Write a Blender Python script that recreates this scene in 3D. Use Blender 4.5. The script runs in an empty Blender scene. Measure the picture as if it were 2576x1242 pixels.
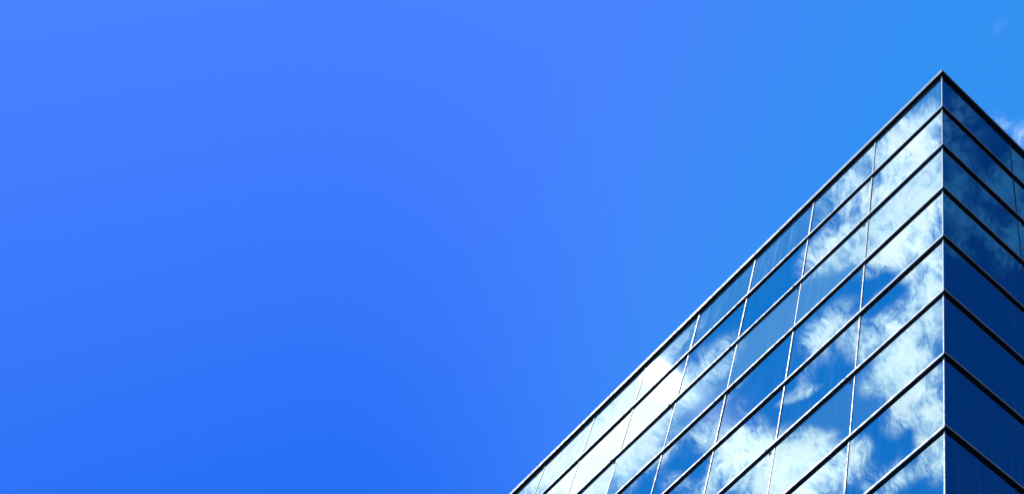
import bpy, math, random
from mathutils import Matrix, Vector

random.seed(7)
sc = bpy.context.scene
COL = sc.collection

# ------------------------------------------------------------------ camera
H = 1.30                       # height of one row of glass, metres
TOP = 15.395 * H + 1.65        # top of the roof edge above the ground
CAM_ROT = [[0.994418, 0.014986, -0.104445], [-0.051872, -0.792556, -0.607589], [-0.091884, 0.609615, -0.787354]]
cd = bpy.data.cameras.new('camera')
cam = bpy.data.objects.new('camera', cd)
COL.objects.link(cam)
m = Matrix(CAM_ROT).to_4x4()
m.translation = Vector((0.0544 * H, -5.5859 * H, 1.65))
cam.matrix_world = m
cd.sensor_fit = 'HORIZONTAL'
cd.sensor_width = 36.0
cd.lens = 3546.15 / 2576.0 * 36.0
cd.shift_x = 0.5 - 2771.6 / 2576.0
cd.shift_y = -(621.0 - 1317.86) / 2576.0
cd.clip_end = 20000
sc.camera = cam
sc.cycles.caustics_reflective = False
sc.cycles.sample_clamp_direct = 2.0
sc.cycles.sample_clamp_indirect = 2.0
sc.view_settings.view_transform = 'Standard'
sc.view_settings.look = 'None'
sc.view_settings.gamma = 1
EXPO = 0.6
sc.view_settings.exposure = EXPO      # metered for the shaded side of the building

# ------------------------------------------------------------------ sun and sky
SUN = Vector((-0.510, 0.198, 0.837)).normalized()
sd = bpy.data.lights.new('sun', 'SUN')
sd.energy = 5.0
sd.angle = math.radians(0.5)
sd.color = (1.0, 0.95, 0.88)
sun = bpy.data.objects.new('sun', sd)
COL.objects.link(sun)
sun.rotation_euler = SUN.to_track_quat('Z', 'Y').to_euler()
sun.location = (0, 0, 60)

# cloud banks in the sky: centre, half axes and turn on the cloud layer
# (x/z, y/z of the direction), and how dense each one is
CLOUDS = [
    (-0.4016, 0.0307, 0.0401, 0.0198, 127.2, 0.656),
    (-0.4266, 0.0511, 0.0646, 0.0289, 133.9, 0.4264),
    (-0.4551, 0.0815, 0.0533, 0.0212, 135.8, 0.369),
    (-0.4179, 0.0273, 0.0358, 0.0237, 134.0, 0.41),
    (-0.4489, 0.0362, 0.0576, 0.0243, 132.5, 0.41),
    (-0.4345, 0.0133, 0.0336, 0.0174, 7.1, 0.49199999999999994),
    (-0.487, 0.0699, 0.0707, 0.0248, 134.4, 0.615),
    (-0.4838, 0.0347, 0.0648, 0.0268, 135.1, 0.656),
    (-0.4631, 0.0139, 0.0287, 0.0255, 6.6, 0.574),
    (-0.5113, 0.1012, 0.0391, 0.0166, 136.8, 0.287),
    (-0.5078, 0.019, 0.0334, 0.0283, 150.1, 0.697),
    (-0.5018, 0.0408, 0.0383, 0.0198, 134.5, 0.49199999999999994),
    (-0.5516, 0.0341, 0.0567, 0.0226, 134.3, 0.5084),
    (-0.5743, 0.0604, 0.0466, 0.0238, 137.9, 0.615),
    (-0.542, 0.017, 0.0277, 0.0189, 19.9, 0.41),
    (-0.5629, 0.0936, 0.0375, 0.0164, 134.4, 0.41),
    (-0.5874, 0.1093, 0.0273, 0.0202, 26.2, 0.3444),
    (-0.5775, 0.1029, 0.0292, 0.0147, 135.6, 0.24599999999999997),
    (-0.5743, 0.0858, 0.0233, 0.0118, 135.7, 0.24599999999999997),
    (-0.6175, 0.1177, 0.0234, 0.0096, 167.4, 0.41),
    (-0.634, 0.1247, 0.0278, 0.0065, 118.5, 0.39359999999999995),
    (-0.5809, 0.0251, 0.0496, 0.0273, 139.0, 0.738),
    (-0.6128, 0.0491, 0.0423, 0.0214, 141.6, 0.574),
    (-0.6319, 0.0205, 0.0515, 0.0308, 11.8, 0.7789999999999999),
    (-0.6493, 0.0402, 0.0387, 0.0201, 163.4, 0.49199999999999994),
    (-0.6858, 0.0127, 0.0517, 0.0198, 178.8, 0.656),
    (-0.7153, 0.0424, 0.0371, 0.0176, 127.8, 0.328),
    (-0.7266, 0.0581, 0.025, 0.014, 130.1, 0.287),
    (-0.6518, 0.1772, 0.0278, 0.0077, 1.6, 0.41),
    (-0.6786, 0.1718, 0.039, 0.0275, 147.0, 0.615),
    (-0.6838, 0.187, 0.0394, 0.0243, 145.4, 0.49199999999999994),
    (-0.6897, 0.1566, 0.0315, 0.0225, 138.7, 0.49199999999999994),
    (-0.664, 0.1965, 0.0254, 0.0146, 139.0, 0.3444),
    (-0.6763, 0.2124, 0.0277, 0.014, 127.9, 0.3444),
    (-0.6918, 0.1316, 0.0385, 0.0319, 153.7, 0.697),
    (-0.6811, 0.1085, 0.028, 0.0253, -74.8, 0.41),
    (-0.7175, 0.1546, 0.0566, 0.0303, 129.4, 0.902),
    (-0.7107, 0.109, 0.0559, 0.0273, 128.0, 0.738),
    (-0.7036, 0.0784, 0.0375, 0.0254, 175.2, 0.49199999999999994),
    (-0.7294, 0.1254, 0.0482, 0.0216, 116.0, 0.738),
    (-0.7182, 0.2367, 0.0197, 0.0135, 126.5, 0.41),
    (-0.7132, 0.196, 0.045, 0.0226, 133.4, 0.574),
    (-0.726, 0.2213, 0.0243, 0.0138, 119.8, 0.287),
    (-0.6119, 0.2384, 0.0437, 0.0281, 143.2, 0.82),
    (-0.6441, 0.2711, 0.07, 0.0316, 138.1, 0.738),
    (-0.6718, 0.304, 0.0783, 0.0348, 138.3, 0.738),
    (-0.7075, 0.3389, 0.0875, 0.0354, 137.8, 0.738),
    (-0.6391, 0.2336, 0.0442, 0.0204, 138.6, 0.615),
    (-0.6687, 0.2634, 0.0711, 0.0266, 137.4, 0.7789999999999999),
    (-0.6222, 0.1988, 0.0679, 0.0199, 136.5, 0.656),
    (-0.7083, 0.2838, 0.0737, 0.0331, 139.3, 0.738),
    (-0.6831, 0.2482, 0.0459, 0.0239, 140.8, 0.49199999999999994),
    (-0.5774, 0.2088, 0.0299, 0.009, 135.8, 0.369),
    (-0.7265, 0.3131, 0.0668, 0.0246, 134.5, 0.82),
    (0.3967, 0.0047, 0.0218, 0.0156, -138.4, 0.32),
    (0.4271, 0.0161, 0.0496, 0.0206, -137.1, 0.34),
    (0.4457, 0.0419, 0.0202, 0.0191, 91.1, 0.5),
    (0.505, 0.0438, 0.0301, 0.0236, 161.1, 0.5),
    (0.4784, 0.0098, 0.0378, 0.0238, -140.7, 0.42),
    (0.4329, 0.0516, 0.033, 0.0178, 1.0, 0.5),
    (0.478, 0.0554, 0.0447, 0.0137, 1.0, 0.45),
    (0.4525, 0.004, 0.0269, 0.024, 95.6, 0.3),
    (0.3934, 0.022, 0.0306, 0.0178, -136.6, 0.3),
    (0.4782, 0.031, 0.0286, 0.019, -140.9, 0.3),
    (0.5052, 0.0034, 0.0232, 0.0152, -114.0, 0.3),
    (0.0482, 0.4035, 0.0267, 0.017, -138.2, 0.12),
    (0.0632, 0.4171, 0.0273, 0.0226, -133.8, 0.18),
    (0.0374, 0.3296, 0.021, 0.0091, 129.4, 0.1),
    (0.0336, 0.3962, 0.0154, 0.0089, -138.6, 0.15),
]


class G:
    """tiny helper to wire shader nodes"""
    def __init__(self, nt):
        self.nt = nt

    def n(self, t, **kw):
        o = self.nt.nodes.new(t)
        for k, v in kw.items():
            setattr(o, k, v)
        return o

    def put(self, sock, v):
        if hasattr(v, 'is_linked') or isinstance(v, bpy.types.NodeSocket):
            self.nt.links.new(v, sock)
        else:
            sock.default_value = v

    def math(self, op, a, b=0.0, c=0.0, clamp=False):
        o = self.n('ShaderNodeMath', operation=op, use_clamp=clamp)
        for i, v in enumerate((a, b, c)):
            self.put(o.inputs[i], v)
        return o.outputs[0]

    def vec(self, op, a, b=None, s=None):
        o = self.n('ShaderNodeVectorMath', operation=op)
        self.put(o.inputs[0], a)
        if b is not None:
            self.put(o.inputs[1], b)
        if s is not None:
            self.put(o.inputs['Scale'], s)
        return o.outputs['Value'] if op in ('DOT_PRODUCT', 'LENGTH') else o.outputs[0]

    def ramp(self, v, a, b, lo=0.0, hi=1.0, smooth=True):
        o = self.n('ShaderNodeMapRange', interpolation_type='SMOOTHSTEP' if smooth else 'LINEAR')
        for i, x in enumerate((v, a, b, lo, hi)):
            self.put(o.inputs[i], x)
        return o.outputs[0]

    def noise(self, vec, scale, detail=2.0, rough=0.5, dist=0.0, out='Fac'):
        o = self.n('ShaderNodeTexNoise')
        self.put(o.inputs['Vector'], vec)
        o.inputs['Scale'].default_value = scale
        o.inputs['Detail'].default_value = detail
        o.inputs['Roughness'].default_value = rough
        o.inputs['Distortion'].default_value = dist
        return o.outputs[out]

    def mix(self, f, a, b, mode='MIX'):
        o = self.n('ShaderNodeMix', data_type='RGBA', blend_type=mode)
        self.put(o.inputs[0], f)
        self.put(o.inputs[6], a)
        self.put(o.inputs[7], b)
        return o.outputs[2]


def rgb(r, g, b):
    return (r, g, b, 1.0)


world = bpy.data.worlds.new('World')
sc.world = world
world.use_nodes = True
wt = world.node_tree
wt.nodes.clear()
g = G(wt)
co = g.n('ShaderNodeTexCoord').outputs['Generated']
direction = g.vec('NORMALIZE', co)
sep = g.n('ShaderNodeSeparateXYZ')
wt.links.new(direction, sep.inputs[0])
dx, dy, dz = sep.outputs
zc = g.math('MAXIMUM', dz, 0.06)
plane = g.n('ShaderNodeCombineXYZ')
wt.links.new(g.math('DIVIDE', dx, zc), plane.inputs[0])
wt.links.new(g.math('DIVIDE', dy, zc), plane.inputs[1])
plane = plane.outputs[0]

sky = g.n('ShaderNodeTexSky', sky_type='NISHITA')
sky.sun_disc = False
sky.sun_elevation = math.asin(SUN.z)
sky.sun_rotation = math.atan2(SUN.x, SUN.y)
sky.air_density = 1.0
sky.dust_density = 0.0
sky.ozone_density = 6.0
SKY_STRENGTH = 0.10
base = sky.outputs[0]
# even the brightness out and deepen the blue (a polarised, saturated sky)
lum = g.vec('DOT_PRODUCT', base, (0.2, 0.7, 0.1))
even = g.math('POWER', lum, -0.9)
base = g.vec('SCALE', base, s=g.math('MULTIPLY', even, 0.2))
east = g.ramp(g.math('MULTIPLY_ADD', g.math('SUBTRACT', dy, 0.3), 0.5, dx), -0.27, 0.03)
west_c, east_c, low_c = rgb(0.67, 1.10, 2.26), rgb(0.30, 1.38, 1.99), rgb(0.06, 0.67, 2.0)
tint = g.mix(east, west_c, east_c)
low = g.math('MULTIPLY', g.ramp(dy, 0.25, 0.60, smooth=False), g.ramp(dx, -0.15, -0.40))
tint = g.mix(low, tint, low_c)
# the sky round the top of the dome, where the clouds are, is a purer blue
high = g.ramp(dy, 0.272, 0.215)
tint = g.mix(high, tint, rgb(0.03, 1.14, 1.88))
dark = g.ramp(dx, 0.09, 0.40)  # unseen east sky darkened in the tint so the shaded facade mirrors navy
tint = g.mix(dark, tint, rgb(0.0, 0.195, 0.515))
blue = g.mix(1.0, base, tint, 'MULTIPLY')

acc = None
for (u, v, ru, rv, ang, w) in CLOUDS:
    mp = g.n('ShaderNodeMapping', vector_type='TEXTURE')
    wt.links.new(plane, mp.inputs[0])
    mp.inputs['Location'].default_value = (u, v, 0)
    mp.inputs['Rotation'].default_value = (0, 0, math.radians(ang))
    mp.inputs['Scale'].default_value = (ru, rv, 1)
    gr = g.n('ShaderNodeTexGradient', gradient_type='SPHERICAL')
    wt.links.new(mp.outputs[0], gr.inputs[0])
    acc = g.math('MULTIPLY_ADD', gr.outputs['Fac'], w, acc if acc is not None else 0.0)

# wind-drawn detail: warp, broad billows, fine fibres
warp = g.noise(direction, 20.0, 4.0, 0.55, out='Color')
warp = g.vec('SCALE', g.vec('SUBTRACT', warp, (0.5, 0.5, 0.5)), s=0.055)
wp = g.vec('ADD', direction, warp)
mpf = g.n('ShaderNodeMapping')
wt.links.new(wp, mpf.inputs[0])
mpf.inputs['Rotation'].default_value = (0, 0, math.radians(-10))
mpf.inputs['Scale'].default_value = (0.8, 1.7, 1.0)
big = g.noise(wp, 20.0, 11.0, 0.66)
fib = g.noise(mpf.outputs[0], 80.0, 10.0, 0.74, 0.6)
rid = g.noise(wp, 30.0, 8.0, 0.60, 0.3)
rid = g.math('SUBTRACT', 1.0, g.math('ABSOLUTE', g.math('MULTIPLY_ADD', rid, 4.0, -2.0)))
tex = g.math('ADD', g.math('MULTIPLY', g.math('SUBTRACT', big, 0.5), 1.7),
             g.math('MULTIPLY', g.math('SUBTRACT', fib, 0.5), 2.0))
tex = g.math('ADD', tex, g.math('MULTIPLY', g.math('SUBTRACT', rid, 0.55), 0.75))
gate = g.ramp(acc, 0.0, 0.30)
dens = g.math('ADD', acc, g.math('MULTIPLY', tex, gate))
cover = g.ramp(dens, 0.02, 1.0)
thick = g.ramp(dens, 0.42, 1.40)
ccol = g.mix(thick, rgb(0.86, 1.14, 1.42), rgb(1.62, 1.62, 1.66))
shade = g.ramp(big, 0.30, 0.72, 1.10, 0.82)
ccol = g.vec('SCALE', ccol, s=shade)
# clouds on the darkened side, away from the sun, are dimmed with it
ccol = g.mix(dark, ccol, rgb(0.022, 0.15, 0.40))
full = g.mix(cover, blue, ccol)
bg = g.n('ShaderNodeBackground')
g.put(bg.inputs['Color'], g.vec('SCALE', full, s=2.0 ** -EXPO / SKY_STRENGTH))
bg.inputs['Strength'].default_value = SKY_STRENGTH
wo = g.n('ShaderNodeOutputWorld')
wt.links.new(bg.outputs[0], wo.inputs[0])


# ------------------------------------------------------------------ materials
def new_mat(name):
    mt = bpy.data.materials.new(name)
    mt.use_nodes = True
    nt = mt.node_tree
    nt.nodes.clear()
    gg = G(nt)
    out = gg.n('ShaderNodeOutputMaterial')
    return mt, gg, out


def glass_mat(name, streak, film):
    """coated mirror glass; film = share of milky coating, streak = run-down dirt"""
    mt, q, out = new_mat(name)
    pos = q.n('ShaderNodeTexCoord').outputs['Object']
    p = q.n('ShaderNodeBsdfPrincipled')
    p.inputs['Base Color'].default_value = rgb(0.46, 0.63, 0.655)
    p.inputs['Metallic'].default_value = 1.0
    p.inputs['Roughness'].default_value = 0.012
    b = q.n('ShaderNodeBump')
    wob = q.noise(pos, 1.1, 1.0, 0.4)
    q.put(b.inputs['Height'], wob)
    b.inputs['Strength'].default_value = 1.0
    b.inputs['Distance'].default_value = 0.0009
    q.nt.links.new(b.outputs[0], p.inputs['Normal'])
    # greasy haze of the coating: a very faint wide gloss round the sun's mirror image
    last = p.outputs[0]
    for rough, share in ((0.06, 0.00002), (0.15, 0.00006)):
        haze = q.n('ShaderNodeBsdfAnisotropic')
        haze.inputs['Color'].default_value = rgb(1.0, 0.86, 0.92)
        haze.inputs['Roughness'].default_value = rough
        hz = q.n('ShaderNodeMixShader')
        hz.inputs[0].default_value = share
        q.nt.links.new(last, hz.inputs[1])
        q.nt.links.new(haze.outputs[0], hz.inputs[2])
        last = hz.outputs[0]
    # dust and frit: plain scatter
    soft = q.n('ShaderNodeBsdfDiffuse')
    soft.inputs['Color'].default_value = rgb(0.36, 0.78, 0.92)
    mp = q.n('ShaderNodeMapping')
    q.put(mp.inputs[0], pos)
    mp.inputs['Scale'].default_value = (9.0, 9.0, 0.35)
    runs = q.noise(mp.outputs[0], 1.6, 6.0, 0.65)
    patch = q.noise(pos, 0.9, 3.0)
    runs = q.math('MULTIPLY', q.ramp(runs, 0.42, 0.72), q.ramp(patch, 0.30, 0.62))
    fac = q.math('MULTIPLY_ADD', runs, streak, film, clamp=True)
    mx = q.n('ShaderNodeMixShader')
    q.put(mx.inputs[0], fac)
    q.nt.links.new(last, mx.inputs[1])
    q.nt.links.new(soft.outputs[0], mx.inputs[2])
    q.nt.links.new(mx.outputs[0], out.inputs[0])
    return mt


def metal_mat(name, col, rough, metallic, var=0.25):
    mt, q, out = new_mat(name)
    pos = q.n('ShaderNodeTexCoord').outputs['Object']
    p = q.n('ShaderNodeBsdfPrincipled')
    nz = q.noise(pos, 6.0, 5.0, 0.6)
    k = q.ramp(nz, 0.3, 0.7, 1.0 - var, 1.0 + var * 0.4)
    cc = q.vec('SCALE', col[:3], s=k)
    q.put(p.inputs['Base Color'], cc)
    p.inputs['Metallic'].default_value = metallic
    p.inputs['Specular IOR Level'].default_value = 0.12
    q.put(p.inputs['Roughness'], q.ramp(q.noise(pos, 14.0, 3.0), 0.3, 0.7, rough * 0.8, rough * 1.2))
    q.nt.links.new(p.outputs[0], out.inputs[0])
    return mt


M_GLASS = glass_mat('mirror_glass', 0.10, 0.015)
M_TOPGLASS = glass_mat('streaked_mirror_glass', 0.45, 0.16)
M_SPANDREL = glass_mat('milky_spandrel_glass', 0.10, 0.28)
M_FAINT = glass_mat('faintly_milky_glass', 0.10, 0.12)
M_ALU = metal_mat('pale_aluminium', rgb(0.76, 0.90, 0.93), 0.6, 0.0, 0.15)
M_MULL = metal_mat('weathered_aluminium', rgb(0.42, 0.54, 0.62), 0.6, 0.0, 0.25)
M_BLACK = metal_mat('black_anodised', rgb(0.008, 0.009, 0.011), 0.6, 0.0, 0.2)
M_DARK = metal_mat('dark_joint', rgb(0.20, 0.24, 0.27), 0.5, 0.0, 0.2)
M_CORE = metal_mat('dark_core', rgb(0.03, 0.035, 0.04), 0.8, 0.0, 0.2)
M_ROOF = metal_mat('roof_felt', rgb(0.10, 0.10, 0.10), 0.9, 0.0, 0.3)


def ground_mat():
    mt, q, out = new_mat('paving')
    pos = q.n('ShaderNodeTexCoord').outputs['Object']
    p = q.n('ShaderNodeBsdfPrincipled')
    br = q.n('ShaderNodeTexBrick')
    q.put(br.inputs['Vector'], pos)
    br.inputs['Color1'].default_value = rgb(0.075, 0.075, 0.078)
    br.inputs['Color2'].default_value = rgb(0.060, 0.060, 0.064)
    br.inputs['Mortar'].default_value = rgb(0.03, 0.03, 0.03)
    br.inputs['Scale'].default_value = 1.2
    br.inputs['Mortar Size'].default_value = 0.01
    cc = q.vec('SCALE', br.outputs[0], s=q.ramp(q.noise(pos, 0.7, 6.0), 0.3, 0.7, 0.7, 1.2))
    q.put(p.inputs['Base Color'], cc)
    p.inputs['Roughness'].default_value = 0.9
    q.nt.links.new(p.outputs[0], out.inputs[0])
    return mt


# ------------------------------------------------------------------ geometry helpers
R2 = math.sqrt(0.5)
D_L, N_L = Vector((-R2, R2, 0)), Vector((-R2, -R2, 0))   # along / out of the facade lit by the sun
D_R, N_R = Vector((R2, R2, 0)), Vector((R2, -R2, 0))     # along / out of the facade in shade
UP = Vector((0, 0, 1))


def P(side, s, o, z):
    return (D_L * s + N_L * o if side == 'L' else D_R * s + N_R * o) + UP * z


def mesh_obj(name, verts, faces, mat, parent=None, smooth=False):
    me = bpy.data.meshes.new(name)
    me.from_pydata([tuple(v) for v in verts], [], faces)
    me.materials.append(mat)
    if smooth:
        for f in me.polygons:
            f.use_smooth = True
    ob = bpy.data.objects.new(name, me)
    COL.objects.link(ob)
    if parent:
        ob.parent = parent
    return ob


def fix_normals(ob):
    import bmesh
    bm = bmesh.new()
    bm.from_mesh(ob.data)
    bmesh.ops.recalc_face_normals(bm, faces=bm.faces)
    bm.to_mesh(ob.data)
    bm.free()
    return ob


def sweep(name, side, prof, s1, mat, parent, cuts=(), jog=0.0):
    """closed profile [(out, z)] run along a facade from the mitred corner"""
    n = len(prof)
    cuts = [c for c in cuts if c < s1 - 0.1] + [s1]
    vs, fs, start = [], [], None
    rj = random.Random(int(prof[0][1] * 1000))
    for c in cuts:
        dz, do = (rj.uniform(-jog, jog), rj.uniform(0, jog)) if jog else (0, 0)
        b0 = len(vs)
        vs += [P(side, -o if start is None else start, o + (do if o > 0.012 else 0), z + dz) for o, z in prof]
        vs += [P(side, c - (0.004 if c < s1 else 0), o + (do if o > 0.012 else 0), z + dz) for o, z in prof]
        fs += [(b0 + i, b0 + (i + 1) % n, b0 + n + (i + 1) % n, b0 + n + i) for i in range(n)]
        fs += [tuple(range(b0, b0 + n)), tuple(range(b0 + 2 * n - 1, b0 + n - 1, -1))]
        start = c + 0.004
    return fix_normals(mesh_obj(name, vs, fs, mat, parent))


def box_on(name, side, s0, s1, o0, o1, z0, z1, mat, parent):
    vs = [P(side, s, o, z) for s in (s0, s1) for o in (o0, o1) for z in (z0, z1)]
    fs = [(0, 1, 3, 2), (4, 6, 7, 5), (0, 4, 5, 1), (2, 3, 7, 6), (0, 2, 6, 4), (1, 5, 7, 3)]
    return fix_normals(mesh_obj(name, vs, fs, mat, parent))


# ------------------------------------------------------------------ ground
gd = mesh_obj('ground', [(-6000, -6000, 0), (6000, -6000, 0), (6000, 6000, 0), (-6000, 6000, 0)],
              [(0, 1, 2, 3)], ground_mat())
gd['kind'] = 'structure'

# ------------------------------------------------------------------ the building
bld = bpy.data.objects.new('office_building', None)
COL.objects.link(bld)
bld['label'] = 'tall office building with mirror glass walls meeting at a sharp corner, clouds reflected in it'
bld['category'] = 'building'

W_L, W_R, OFF = 1.02623 * H, 1.01899 * H, 0.0396 * H
NC_L, NC_R = 12, 9
LEN_L = NC_L * W_L + OFF
LEN_R = NC_R * W_R + OFF
ROWS = 16


def zrow(k):
    return TOP - k * H


def colpos(side, j):
    return 0.0 if j == 0 else j * (W_L if side == 'L' else W_R) + OFF


# closed core behind the glass, with the roof deck
def core():
    i = -0.07
    a, b = LEN_L, LEN_R
    c0 = D_L * (-i) + D_R * (-i)
    pts = [c0, D_R * b + D_L * (-i), D_R * b + D_L * a, D_L * a + D_R * (-i)]
    zt = TOP - 0.5
    vs = [p + UP * 0.01 for p in pts] + [p + UP * zt for p in pts]
    ob = mesh_obj('wall', vs, [(0, 1, 5, 4), (1, 2, 6, 5), (2, 3, 7, 6), (3, 0, 4, 7), (0, 3, 2, 1), (4, 5, 6, 7)], M_CORE, bld)
    fix_normals(ob)
    vs = [p + UP * (zt + 0.003) for p in pts] + [p + UP * (zt + 0.06) for p in pts]
    fix_normals(mesh_obj('roof', vs, [(0, 1, 5, 4), (1, 2, 6, 5), (2, 3, 7, 6), (3, 0, 4, 7), (0, 3, 2, 1), (4, 5, 6, 7)], M_ROOF, bld))


core()


def pane_geo(side, j, k):
    """one sheet of glass: bowed front by a fraction of a millimetre, hung a touch out of true"""
    s0, s1 = colpos(side, j) + 0.006, colpos(side, j + 1) - 0.006
    z1, z0 = zrow(k) - 0.006, max(zrow(k + 1) + 0.006, 0.02)
    if k == 0:
        z1 = zrow(0) - 0.05
    N = 8
    rr = random.Random(j * 131 + k * 17 + (5000 if side == 'R' else 0))
    tx, tz = rr.gauss(0, 0.0016), rr.gauss(0, 0.0014)
    bow = rr.gauss(0, 0.00022)
    vs, fs = [], []
    for a in range(N + 1):
        for b in range(N + 1):
            x, y = a / N * 2 - 1, b / N * 2 - 1
            o = tx * x * 0.65 + tz * y * 0.65 + bow * (1 - x * x) * (1 - y * y)
            vs.append(P(side, s0 + (s1 - s0) * a / N, o, z0 + (z1 - z0) * b / N))
    for a in range(N):
        for b in range(N):
            i = a * (N + 1) + b
            f = (i, i + N + 1, i + N + 2, i + 1)
            fs.append(f if side == 'R' else f[::-1])
    # back face and edges
    base = len(vs)
    for (s, z) in ((s0, z0), (s1, z0), (s1, z1), (s0, z1)):
        vs.append(P(side, s, -0.028, z))
    c = [0, N * (N + 1), N * (N + 1) + N, N]
    q = [(base, base + 1, base + 2, base + 3)]
    fs += q
    return vs, fs


def glass_for(k, side='L'):
    if side == 'R':
        return M_GLASS
    return M_TOPGLASS if k == 0 else (M_SPANDREL if k in (2, 8, 14) else M_FAINT if k in (5, 11) else M_GLASS)


# the hundred sheets that show largest are parts; the few beyond the picture are one part
near = []
for k in range(10):
    for j in range(9):
        if k + j * 1.0 <= 9.3 and k <= 8 or k == 0:
            near.append(('L', j, k))
for k in range(10):
    for j in range(3):
        near.append(('R', j, k))
near = near[:100]
rest_v, rest_f = {}, {}
for side, nc in (('L', NC_L), ('R', NC_R)):
    for j in range(nc):
        for k in range(ROWS):
            vs, fs = pane_geo(side, j, k)
            if (side, j, k) in near:
                mesh_obj('window_pane', vs, fs, glass_for(k, side), bld, True)
            else:
                nm = glass_for(k, side)
                v0 = rest_v.setdefault(nm, [])
                f0 = rest_f.setdefault(nm, [])
                b0 = len(v0)
                v0.extend(vs)
                f0.extend(tuple(i + b0 for i in f) for f in fs)
vs, fs, ids = [], [], []
for mi, nm in enumerate(rest_v):
    b0 = len(vs)
    vs += rest_v[nm]
    fs += [tuple(i + b0 for i in f) for f in rest_f[nm]]
    ids += [mi] * len(rest_f[nm])
rest = mesh_obj('window_pane', vs, fs, list(rest_v)[0], bld, True)
for nm in list(rest_v)[1:]:
    rest.data.materials.append(nm)
for poly, mi in zip(rest.data.polygons, ids):
    poly.material_index = mi
rest['kind'] = 'stuff'

# horizontal fins: black body, pale cap on the front edge
FIN = {'L': (0.022, 0.046, 0.036), 'R': (0.031, 0.020, 0.056)}    # reach, cap height, gasket height


def eye_bolt(side, s, o, z, parent):
    vs, fs = [], []
    R_, r_, A, B = 0.018, 0.006, 14, 6
    for a in range(A):
        t = 2 * math.pi * a / A
        for b in range(B):
            u = 2 * math.pi * b / B
            rad = R_ + r_ * math.cos(u)
            vs.append(P(side, s + rad * math.cos(t), o + r_ * math.sin(u), z + rad * math.sin(t)))
    for a in range(A):
        for b in range(B):
            fs.append((a * B + b, ((a + 1) % A) * B + b, ((a + 1) % A) * B + (b + 1) % B, a * B + (b + 1) % B))
    b0 = len(vs)
    for a in range(8):                                             # shank back into the fin
        t = 2 * math.pi * a / 8
        for oo in (o - 0.03, o):
            vs.append(P(side, s + 0.006 * math.cos(t), oo, z + R_ + 0.006 * math.sin(t)))
    for a in range(8):
        c, d_ = b0 + 2 * a, b0 + 2 * ((a + 1) % 8)
        fs.append((c, c + 1, d_ + 1, d_))
    return fix_normals(mesh_obj('eye_bolt', vs, fs, M_ALU, parent, True))


for side, ln in (('L', LEN_L), ('R', LEN_R)):
    reach, cap, gas = FIN[side]
    for k in range(1, ROWS):
        z = zrow(k)
        fin = sweep('horizontal_fin', side, [(0.004, z - cap - gas), (0.008, z - cap - gas), (reach - 0.004, z - cap + 0.002),
                                             (reach - 0.004, z - 0.006), (0.004, z - 0.006)], ln, M_BLACK, bld)
        sweep('fin_cap', side, [(reach - 0.003, z - cap), (reach + 0.002, z - cap), (reach + 0.004, z - cap + 0.005),
                                (reach + 0.004, z - 0.008), (0.006, z + 0.002), (0.004, z - 0.004)], ln, M_ALU, fin,
              [colpos(side, j) + 0.22 for j in range(1, 9)], 0.0025)
        if k in (2, 5, 8):
            for j in range(1, 8 if side == 'L' else 3):
                eye_bolt(side, colpos(side, j) + 0.13, reach + 0.012, z - cap - 0.012, fin)

# roof edge
for side, ln in (('L', LEN_L), ('R', LEN_R)):
    hh, lip, T = (0.098, 0.072, TOP - 0.014) if side == 'L' else (0.115, 0.0, TOP - 0.014)
    lp = 0.032 if side == 'L' else 0.022
    cop = sweep('roof_coping', side, [(-0.30, T - 0.03), (-0.30, T + 0.004), (0.034, T - 0.004), (0.034, T - hh), (0.004, T - hh - 0.022), (0.004, T - 0.06)],
                ln, M_BLACK, bld)
    sweep('coping_lip', side, [(0.036, T - lp), (0.044, T - lp), (0.044, T + 0.002), (-0.02, T + 0.012), (-0.02, T + 0.006), (0.036, T - 0.001)],
          ln, M_ALU, cop, [colpos(side, j) - 0.4 for j in range(2, 9, 2)], 0.002)
    if side == 'L':
        sweep('coping_strip', side, [(0.036, T - lip), (0.041, T - lip), (0.041, T - 0.040), (0.036, T - 0.040)], ln, M_ALU, cop)

# vertical joints, one piece per row of glass
for side, nc in (('L', 8), ('R', 3)):
    for j in range(1, nc + 1):
        s = colpos(side, j)
        for k in range(9):
            if side == 'L' and j + k > 10:
                continue
            z1, z0 = zrow(k) - 0.01, zrow(k + 1) + 0.004
            if k == 0:
                z1 -= 0.15
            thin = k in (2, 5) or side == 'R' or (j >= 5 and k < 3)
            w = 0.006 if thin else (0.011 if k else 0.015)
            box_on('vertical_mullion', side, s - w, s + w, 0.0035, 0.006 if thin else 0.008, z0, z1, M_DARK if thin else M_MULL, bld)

# rest of the joints, far out of the picture, follow the same grid
for side, nc, j0 in (('L', NC_L, 9), ('R', NC_R, 4)):
    for j in range(j0, nc):
        s = colpos(side, j)
        box_on('vertical_mullion', side, s - 0.012, s + 0.012, 0.0035, 0.010, 0.05, TOP - 0.16, M_MULL, bld)

# slim post on the corner
pst = [P('L', -0.007, 0.007, 0), P('L', 0.008, 0.007, 0), P('L', 0.008, 0.0032, 0), P('R', 0.004, 0.0032, 0), P('R', 0.004, 0.007, 0)]
n = len(pst)
vs = [p + UP * 0.02 for p in pst] + [p + UP * (TOP - 0.10) for p in pst]
fs = [(i, (i + 1) % n, n + (i + 1) % n, n + i) for i in range(n)] + [tuple(range(n)), tuple(range(2 * n - 1, n - 1, -1))]
fix_normals(mesh_obj('corner_post', vs, fs, M_ALU, bld))
